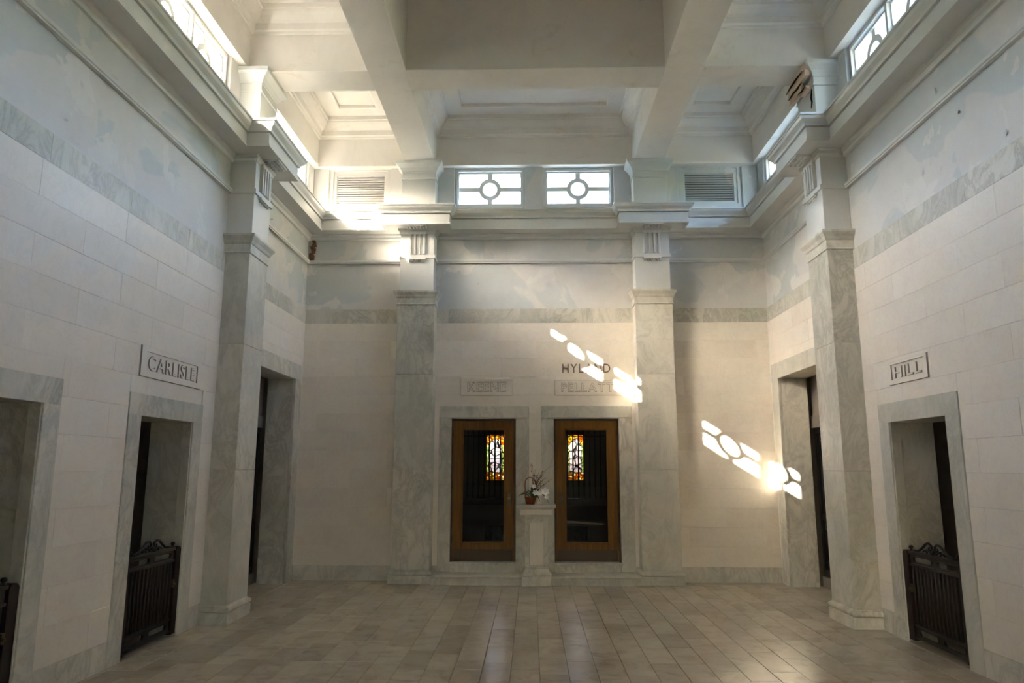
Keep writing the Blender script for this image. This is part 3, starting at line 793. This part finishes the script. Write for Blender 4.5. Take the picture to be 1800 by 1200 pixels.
def make_door(n, x0, x1, hinge, glass='doorglass'):
    # hinge = +1: lock on the right edge
    o = empty('door_%d' % n, ((x0+x1)/2, .085, .295), 0, True); w = (x1-x0)/2; H = BDZ[1]-.295
    fr = MB()
    for a, b, c, d in ((-w, -w+.022, 0, H), (w-.022, w, 0, H), (-w+.022, w-.022, H-.022, H)): fr.box(a, b, -.03, .06, c, d)
    part('casing', fr, 'wood_dark', o)
    a = w-.028; sw = .152
    part('stile', MB().cbox(-a, -a+sw, -.02, .025, .01, H-.03, .004), 'wood', o); part('stile', MB().cbox(a-sw, a, -.02, .025, .01, H-.03, .004), 'wood', o)
    part('top_rail', MB().cbox(-a+sw, a-sw, -.02, .025, 2.118, H-.03, .004), 'wood', o)
    part('bottom_rail', MB().cbox(-a+sw, a-sw, -.02, .025, .01, .29, .004), 'wood', o)
    part('kick_plate', MB().cbox(-a+.03, a-.03, -.026, -.018, .012, .19, .003), 'wood_dark', o)
    g = a-sw; st_ = MB()
    for p, q, c, d in ((-g, -g+.018, .29, 2.118), (g-.018, g, .29, 2.118), (-g, g, 2.10, 2.118), (-g, g, .29, .308)): st_.box(p, q, -.026, -.004, c, d)
    part('glazing_bead', st_, 'wood', o)
    part('pane', MB().box(-g+.005, g-.005, .0, .006, .295, 2.112), glass, o)
    lx = hinge*(a-sw/2-.005)
    pl = part('lock_plate', MB().cbox(lx-.032, lx+.032, -.027, -.018, .865, 1.09, .004), 'bronze', o)
    part('knob', MB().tube([(lx, -.027, 1.0), (lx, -.05, 1.0), (lx, -.056, 1.0), (lx, -.08, 1.0)], [.012, .012, .026, .02], 12), 'bronze', pl)
    for z in (.3, 1.15, 2.0): part('hinge', MB().tube([(-hinge*(a+.006), -.026, z), (-hinge*(a+.006), -.026, z+.11)], .011, 8), 'bronze', o)
make_door(1, *BD[0], 1); make_door(2, *BD[1], -1)
# unseen entrance door added behind the camera to light the floor and low walls
make_door(3, -.53, .53, 1, 'fillglass'); dr = bpy.data.objects['door_3']; dr.location = (0, -LEN-.085, 0); dr.rotation_euler = (0, 0, PI)

def chamber(i, sx, label):
    # small vault behind a wooden door with a stained glass window
    xc = sx*.845; x0, x1 = xc-.80, xc+.76
    x0, x1 = (x0, x1) if sx < 0 else (xc-.76, xc+.80)
    wx0, wx1 = (-.97, -.608) if sx < 0 else (.665, 1.03)
    wz0, wz1 = 1.527, 2.437; zf = .27; t = .06; yb = 3.0; zc = 2.95
    mb = MB().box(x0-t, x0, .32, yb, zf, zc).box(x1, x1+t, .32, yb, zf, zc).box(x0-t, x1+t, .32, yb+t, zc, zc+t).box(x0-t, x1+t, .32, yb+t, zf-.06, zf)
    for a, b, c, d in ((x0-t, wx0, zf, zc), (wx1, x1+t, zf, zc), (wx0, wx1, wz1, zc), (wx0, wx1, zf, wz0)): mb.box(a, b, yb, yb+t, c, d)
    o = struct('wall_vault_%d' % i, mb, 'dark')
    # barred vent below the window
    v = MB(); va, vb, vc, vd = wx0-.02, wx1+.04, .35, .63
    part('vent_recess', MB().box(va, vb, yb-.012, yb-.001, vc, vd), 'black', o)
    for k in range(3):
        a = va+(vb-va)*k/3; b = va+(vb-va)*(k+1)/3; m = (a+b)/2
        v.tube([(a, yb-.02, vd), (m, yb-.02, vc+.03)], .008, 6); v.tube([(m, yb-.02, vc+.03), (b, yb-.02, vd)], .008, 6)
        v.tube([(b, yb-.02, vc), (b, yb-.02, vd)], .008, 6)
    part('vent_bars', v, 'spindle', o)
    # stained glass
    wno[0] += 1
    s = empty('window_%d' % wno[0], ((wx0+wx1)/2, yb+.03, wz0), 0, True); w = (wx1-wx0)/2; H = wz1-wz0
    f = MB()
    for a, b, c, d in ((-w-.02, -w, -.02, H+.02), (w, w+.02, -.02, H+.02), (-w, w, H, H+.02), (-w, w, -.02, 0)): f.box(a, b, -.02, .025, c, d)
    part('frame', f, 'lead', s)
    def pn(name, a, b, c, d, m): part(name, MB().box(a, b, 0, .005, c, d), m, s)
    bw = .06; tz = H-.20; bz = .20
    pn('border_glass', -w, -w+bw, bz-.04, tz, 'g_green'); pn('border_glass', w-bw, w, bz-.04, tz, 'g_green')
    pn('foot_glass', -w, w, 0, bz-.04, 'g_amber')
    # pointed arch head: amber spandrels round a lavender arch
    aw = w-bw; ap = [(aw*(1-2*k/12), tz+.13*math.sin(PI*k/12)**.8 if 0 < k < 12 else tz) for k in range(13)]
    part('arch_glass', MB().prism([(p, q) for p, q in ap], 0, .005, 'y'), 'g_lav', s)
    part('head_glass', MB().prism([(-w, tz), (-aw, tz)]+ [(p, q) for p, q in ap[::-1]][1:-1]+[(aw, tz), (w, tz), (w, H), (-w, H)], .0, .005, 'y'), 'g_amber', s)
    for r in range(4):
        z0 = bz-.04+(tz-bz+.04)*r/4; z1 = bz-.04+(tz-bz+.04)*(r+1)/4
        for c in range(2): pn('field_glass', -aw+aw*c, -aw+aw*(c+1), z0, z1, 'g_lav')
    pn('ornament_glass', -.055, .055, bz-.04, bz+.10, 'g_amber') if False else None
    ld = MB()
    for x in (-aw, 0, aw): ld.tube([(x, -.003, bz-.04 if x else bz-.04), (x, -.003, tz if x else tz+.12)], .005, 6)
    for r in range(5): z = bz-.04+(tz-bz+.04)*r/4; ld.tube([(-w, -.003, z), (w, -.003, z)], .005, 6)
    ld.tube([(p, -.003, q) for p, q in ap], .006, 6)
    for q in (-1, 1): ld.tube([(q*aw, -.003, bz-.04), (q*aw*.6, -.003, bz+.05), (q*.02, -.003, bz+.02), (0, -.003, bz+.16)], .005, 6)
    part('lead_came', ld, 'lead', s)
    # inner spindle gate behind the door glass
    gx0, gx1 = sx*.845-.48, sx*.845+.48
    t_ = empty('spindle_gate', ((gx0+gx1)/2, .42, .27)); hw = (gx1-gx0)/2
    fr = MB()
    for a, b, c, d in ((-hw, -hw+.05, 0, 2.22), (hw-.05, hw, 0, 2.22), (-hw+.05, hw-.05, 2.15, 2.22), (-hw+.05, hw-.05, .0, .12)): fr.box(a, b, -.02, .02, c, d)
    part('frame', fr, 'spindle', t_)
    part('mid_rail', MB().cbox(-hw+.05, hw-.05, -.025, .025, .90, .99, .006).cbox(-hw+.05, hw-.05, -.035, .03, .985, 1.01, .004), 'gate_rod', t_)
    part('top_bar', MB().box(-hw+.05, hw-.05, -.008, .008, 2.035, 2.05), 'spindle', t_)
    prof = [(.0, 1.0), (.013, 1.0), (.013, 1.06), (.02, 1.075), (.013, 1.09), (.012, 1.19), (.02, 1.21), (.026, 1.24), (.02, 1.27), (.014, 1.30), (.0125, 1.6), (.0115, 2.02), (.018, 2.045), (.011, 2.06), (.011, 2.085), (.018, 2.10), (.011, 2.12), (.011, 2.16), (0, 2.16)]
    sp = MB().lathe(prof, (0,0,0), 10).mesh('spindle')
    for k in range(9): link('spindle', sp, 'spindle', t_, (-hw+.095+k*.0925, 0, 0))
    part('lower_panel', MB().cbox(-hw+.06, -hw+.42, -.008, .008, .14, .88, .004), 'black', t_) if False else None
    tag(t_, label, 'gate')
chamber(1, -1, 'dark spindle gate seen through the glass of the left wooden door')
chamber(2, 1, 'dark spindle gate seen through the glass of the right wooden door')

# ------------------------------------------------------------------ pedestal and flower basket
pd = empty('pedestal', (.018, -.245, 0)); tag(pd, 'marble pedestal with a pale inset panel between the two wooden doors', 'pedestal')
part('plinth', MB().cbox(-.228, .228, -.245, .2, 0, .147, .006), 'marble', pd)
def ring4(prof, y1=.2):
    mb = MB(); vs = []; n = len(prof)
    for h, p, z in prof: vs += [(-h, y1, z), (-h, -p, z), (h, -p, z), (h, y1, z)]
    return mb.add(vs, [(4*i+k, 4*i+(k+1)%4, 4*i+4+(k+1)%4, 4*i+4+k) for i in range(n-1) for k in range(4)]+[(3,2,1,0), tuple(4*(n-1)+k for k in range(4))])
part('base_molding', ring4([(.222, .239, .149), (.232, .249, .155), (.232, .249, .175), (.222, .239, .195), (.205, .222, .205), (.20, .217, .222), (.182, .199, .25), (.18, .197, .282)]), 'marble', pd)
sh = MB(); h0 = .178; hi = .112
sh.box(-h0, h0, -.180, .2, .282, 1.036); sh.box(-h0, -hi, -.195, -.18, .282, 1.036); sh.box(hi, h0, -.195, -.18, .282, 1.036); sh.box(-hi, hi, -.195, -.18, .95, 1.036); sh.box(-hi, hi, -.195, -.18, .282, .297)
part('shaft', sh, 'marble', pd)
part('inset_panel', MB().cbox(-hi+.004, hi-.004, -.188, -.178, .301, .946, .004), 'stone', pd, label='pale plain inset panel')
part('frieze_block', MB().cbox(-.255, .255, -.235, .2, 1.062, 1.146, .005), 'stone', pd)
part('neck', MB().box(-.19, .19, -.2, .2, 1.036, 1.062), 'marble', pd)
part('cap_slab', ring4([(.262, .242, 1.146), (.285, .258, 1.165), (.303, .27, 1.18), (.305, .272, 1.19), (.305, .272, 1.212), (.302, .269, 1.216)]), 'marble', pd)

fb = empty('flower_basket', (-.075, -.30, 1.216)); tag(fb, 'small terracotta wicker basket of white lilies and twigs on the pedestal', 'flower basket')
bk = MB().lathe([(0, .004), (.062, .0), (.068, .01), (.074, .05), (.082, .095), (.086, .108), (.08, .112), (.074, .10), (.066, .05), (.06, .02), (0, .02)], (0,0,0), 20)
part('basket', bk, 'terra', fb)
wv = MB()
for z, r in ((.02, .072), (.04, .0755), (.06, .079), (.08, .0825), (.10, .087)): wv.tube([(r*math.cos(2*PI*i/20), r*math.sin(2*PI*i/20), z) for i in range(21)], .006, 6, False)
part('woven_band', wv, 'terra', fb)
part('basket_handle', MB().tube([(-.08, 0, .09)]+[(-.083+.083*(1-math.cos(a)), 0, .33+.085*math.sin(a)) if a > .01 else (-.083, 0, .30) for a in [PI*i/10*.98 for i in range(11)]]+[(.081, 0, .1)], .008, 8), 'handle', fb)
r = random.Random(21)
lf = MB()
def blade(mb, p0, p1, sag, w):
    p0, p1 = Vector(p0), Vector(p1); d = p1-p0; side = d.cross(Vector((0, -1, .3))).normalized(); n = 8; vs = []
    for i in range(n+1):
        t = i/n; q = p0+d*t+Vector((0,0,sag*4*t*(1-t))); ww = w*(math.sin(PI*min(1, t*.9+.1))**.7)*.5
        vs += [q-side*ww, q+Vector((0, -.004, .002)), q+side*ww]
    mb.add(vs, [(3*i+k, 3*i+k+1, 3*i+4+k, 3*i+3+k) for i in range(n) for k in range(2)], True)
for tip, sag, w in (((-.20, -.02, .10), .07, .022), ((-.14, .02, .16), .06, .02), ((.16, -.05, .02), .10, .025), ((.30, -.04, -.0), .12, .02), ((.12, -.08, .04), .10, .03), ((.10, -.06, -.0), .12, .03), ((.05, -.09, .03), .11, .03),
                    ((.07, .0, .30), .02, .028), ((.02, -.02, .28), .02, .028), ((.15, .0, .24), .04, .026), ((-.05, -.03, .22), .03, .024), ((.20, .02, .18), .06, .024), ((.12, -.03, .18), .05, .03), ((.04, -.05, .17), .04, .03), ((.09, -.06, .12), .07, .03)):
    blade(lf, (r.uniform(.0, .05), r.uniform(-.03, .03), .09), tip, sag, w)
part('leaves', lf, 'leaf', fb)
tw = MB(); bd = MB()
for i in range(26):
    a = r.uniform(-.15, 1.0); ln = r.uniform(.25, .62); x1 = .03+ln*math.sin(a)*.62; z1 = .12+ln*math.cos(a)*.85; yy = r.uniform(-.07, .07)
    pts = [Vector((.03, 0, .09)), Vector((.03+(x1-.03)*.45, yy*.5, .09+(z1-.09)*.6)), Vector((x1, yy, z1))]
    tw.tube(pts, [.003, .0025, .0014], 5)
    for k in range(r.randint(2, 5)):
        q = pts[1].lerp(pts[2], r.uniform(.1, 1))+Vector((r.uniform(-.02, .02), r.uniform(-.02, .02), r.uniform(-.015, .015)))
        tw.tube([pts[1].lerp(pts[2], .4), q], .0012, 4); bd.blob(q, (.006, .006, .007), k, .2)
tw.tube([(.05, 0, .1), (.10, 0, .30), (.20, 0, .50), (.30, 0, .57), (.37, 0, .60)], [.003, .003, .0022, .0016, .001], 5)
part('twigs', tw, 'twig', fb); part('buds', bd, 'bud', fb)
for c, s_, tilt in (((.225, -.10, .185), 1.6, .5), ((.085, -.11, .17), 1.2, -.2), ((.15, -.12, .165), 1.1, .2), ((.245, -.09, .11), 1.0, .9), ((.06, -.09, .27), .9, -.3)):
    fl = MB()
    for k in range(6):
        an = 2*PI*k/6; vs = []; n = 5
        for i in range(n+1):
            t = i/n; rr_ = .048*s_*t; z = .03*s_*math.sin(t*1.7); ww = .016*s_*math.sin(PI*min(1, .08+t*.92))
            ca, sa = math.cos(an), math.sin(an)
            for q in (-1, 0, 1): vs.append((rr_*ca-q*ww*sa, rr_*sa+q*ww*ca, z+(.0 if q else -.003)))
        fl.add(vs, [(3*i+q, 3*i+q+1, 3*i+4+q, 3*i+3+q) for i in range(n) for q in range(2)], True)
    fl.tube([(0,0,0), (0,0,.03*s_)], .004, 6)
    o = part('lily', fl, 'petal', fb, c); o.rotation_euler = (PI/2-.5, tilt, 0)

# ------------------------------------------------------------------ name panels and lettering
def glyphs(text, width, height, depth, grow=0.0):
    # each letter as a mesh centred on the line; returns [(mesh, x)]
    out = []; x = 0
    for ch in text:
        cu = bpy.data.curves.new('glyph', 'FONT'); cu.body = ch; cu.size = 1.0; cu.extrude = .5; cu.resolution_u = 4
        ob = bpy.data.objects.new('glyph', cu); col.objects.link(ob)
        dg = bpy.context.evaluated_depsgraph_get(); me = bpy.data.meshes.new_from_object(ob.evaluated_get(dg))
        xs = [v.co.x for v in me.vertices]; ys = [v.co.y for v in me.vertices]
        if grow:      # a dark halo of dirt and painted shadow round the same letter, scaled exactly like it
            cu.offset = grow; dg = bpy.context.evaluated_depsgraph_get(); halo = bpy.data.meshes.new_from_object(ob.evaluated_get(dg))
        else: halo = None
        col.objects.unlink(ob); bpy.data.objects.remove(ob)
        out.append([me, x, min(xs), max(xs), min(ys), max(ys), halo]); x += max(xs)-min(xs)+(.16)
    total = x-.16; sx = width/total; hz = max(q[5] for q in out)
    res = []
    for me, x, a, b, c, d, halo in out:
        for k, q in ((me, depth), (halo, .003)):
            if k is None: continue
            k.transform(Matrix.Translation((-a, 0, 0)))
            k.transform(Matrix.Diagonal((sx, height/hz, q, 1)))
            k.transform(Matrix.Rotation(PI/2, 4, 'X')); k.name = 'letter'
        res.append((me, x*sx-width/2, halo) if grow else (me, x*sx-width/2))
    return res
def dirt_shade(me):
    # letter sides darkened: dirt and shadow lines put into the colour
    me.materials.clear(); me.materials.append(M_['stone']); me.materials.append(M_['dirt_shade'])
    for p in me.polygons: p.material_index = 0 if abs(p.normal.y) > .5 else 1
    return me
def panel(side, uc, outer, inner, letters, text, label):
    # rectangles given as (half width, z0, z1) about wall coordinate uc
    lx = to_local(side, uc); t = empty('name_panel', frame_loc(side, lx, outer[1]), FR[side][1]); z = outer[1]
    w, H = outer[0], outer[2]-outer[1]; iw, i0, i1 = inner[0], inner[1]-z, inner[2]-z
    part('back_plate', MB().cbox(-w, w, -.006, .0, 0, H, .002), 'stone', t)
    fr = MB()
    P = [(-w, 0), (w, 0), (w, H), (-w, H)]; Q = [(-iw, i0), (iw, i0), (iw, i1), (-iw, i1)]
    c = .006
    vs = [(x, -.002, zz) for x, zz in P]+[(x+(c if x < 0 else -c), -.019, zz+(c if zz == 0 else -c)) for x, zz in P]+[(x, -.019, zz) for x, zz in Q]+[(x, -.005, zz) for x, zz in Q]
    fs = []
    for i in range(4):
        j = (i+1) % 4; fs += [(i, j, 4+j, 4+i), (4+i, 4+j, 8+j, 8+i), (8+i, 8+j, 12+j, 12+i)]
    fr.add(vs, fs); bo = part('raised_border', fr, 'stone', t); bo.data.materials.append(M_['dirt_shade'])
    for p in bo.data.polygons: p.material_index = 0 if abs(p.normal.y) > .9 else 1  # border sides darkened, their shadow lines painted in
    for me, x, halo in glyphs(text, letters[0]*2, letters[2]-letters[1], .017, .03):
        o = link('letter', dirt_shade(me), None, t, (x, -.0095, letters[1]-z)); link('dirt_shade_line', halo, 'dirt_shade', o, (0, .0025, 0))
    tag(t, label, 'name panel')
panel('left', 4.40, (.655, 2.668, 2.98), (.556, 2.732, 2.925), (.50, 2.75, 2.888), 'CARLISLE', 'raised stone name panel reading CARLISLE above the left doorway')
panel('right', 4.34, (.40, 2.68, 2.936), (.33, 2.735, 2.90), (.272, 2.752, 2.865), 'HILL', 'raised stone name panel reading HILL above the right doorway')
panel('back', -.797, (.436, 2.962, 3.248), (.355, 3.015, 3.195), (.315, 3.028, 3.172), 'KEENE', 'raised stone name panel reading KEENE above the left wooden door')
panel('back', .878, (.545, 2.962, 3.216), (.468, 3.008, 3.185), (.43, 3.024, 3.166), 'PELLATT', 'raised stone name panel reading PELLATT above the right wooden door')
ins = empty('inscription', frame_loc('back', .86, 3.341), 0); tag(ins, 'brown metal letters spelling HYLAND above the PELLATT panel', 'lettering')
for me, x in glyphs('HYLAND', .796, .15, .012): link('letter', me, 'letter', ins, (x, -.006, 0))

# ------------------------------------------------------------------ damage: hole in the corner, loose paint flakes
hm = MB(); rr = random.Random(9)
for i in range(9):
    z = 5.33+i*.04; xx = -3.868+rr.uniform(0, .03)
    slabby(hm, (xx+.012+i*.004, .005, z), (.03+.02*rr.random(), .022, .024), i)
part('exposed_clay', hm, 'rust', walls['back'], label='rough brown patch of exposed clay in the upper left corner')
def flake(side, u, z, w, h, ang, s):
    r = random.Random(s); mb = MB(); n = 5; vs = []
    for i in range(n+1):
        t = i/n; c = .5+.5*math.sin(PI*t)
        for q in (-1, 1): vs.append(((t-.5)*w, -.002-.022*t*t, q*h/2*c*r.uniform(.5, 1)))
    mb.add(vs, [(2*i, 2*i+1, 2*i+3, 2*i+2) for i in range(n)]); mb.add([(x, y+.0025, zz) for x, y, zz in vs], [(2*i+2, 2*i+3, 2*i+1, 2*i) for i in range(n)])
    o = link('paint_flake', mb.mesh('paint_flake'), 'plaster', walls[side], (to_local(side, u), RV-.002, z)); o.rotation_euler = (0, ang, 0)
for i, (side, u, z, w, h, a) in enumerate((('left', 2.05, 5.42, .10, .05, .4), ('left', 1.82, 5.40, .09, .035, -.5), ('left', 1.62, 5.35, .08, .05, .9), ('left', 1.35, 5.33, .12, .06, 1.2), ('left', 1.10, 5.36, .08, .04, -.2),
        ('left', 4.15, 4.46, .10, .05, .3), ('left', 6.5, 4.62, .05, .04, .2), ('left', 5.9, 5.35, .07, .05, .5), ('right', 4.95, 4.75, .10, .035, 1.3), ('right', 5.1, 4.80, .12, .035, -.8), ('right', 4.60, 4.60, .09, .05, 1.4),
        ('right', 5.25, 4.62, .10, .04, -.6), ('right', 5.6, 5.05, .09, .04, .3), ('right', 4.3, 5.05, .06, .03, .8), ('right', 5.3, 5.42, .08, .035, -.9), ('right', 6.2, 4.55, .10, .05, -.4))):
    flake(side, u, z, w, h, a, i)

# ------------------------------------------------------------------ outside: eaves and ground
ev = MB(); a = W+RV+WT; e = W+.47
ev.box(-e, -a, -LEN-.5, .5, ZH+.0, ZH+.14).box(a, e, -LEN-.5, .5, ZH, ZH+.14).box(-a, a, RV+WT, .47, ZH, ZH+.14).box(-a, a, -LEN-.47, -LEN-RV-WT, ZH, ZH+.14)
struct('trim_40', ev, 'roof')
struct('trim_41', MB().box(-2.2, 2.2, -LEN-3.2, -LEN-RV-WT, 2.75, 2.95).box(-2.1, -1.8, -LEN-3.1, -LEN-2.8, -.3, 2.75).box(1.8, 2.1, -LEN-3.1, -LEN-2.8, -.3, 2.75), 'roof')  # unseen porch added to keep direct sun off the entrance door
gd = struct('ground', MB().box(-60, 60, -60, 60, -.5, -.3), 'ground')
# unseen trees added along both sides, heights shaped to cut low sky light
tb = MB(); tr = random.Random(31)
for sx in (-1, 1):
    for i in range(24):
        y = -62+i*4.2; x = sx*(27+tr.uniform(-2.0, 2.0)); hh = tr.uniform(5.5, 6.7) if sx > 0 else tr.uniform(5.0, 6.1) if y > -22 else tr.uniform(7.5, 8.5)
        tb.blob((x, y+tr.uniform(-1, 1), hh), (tr.uniform(3.0, 4.0), tr.uniform(2.8, 3.8), hh+.2), i, .14)
tb = part('sky_block_trees', tb, 'leaf', gd); tb['kind'] = 'stuff'
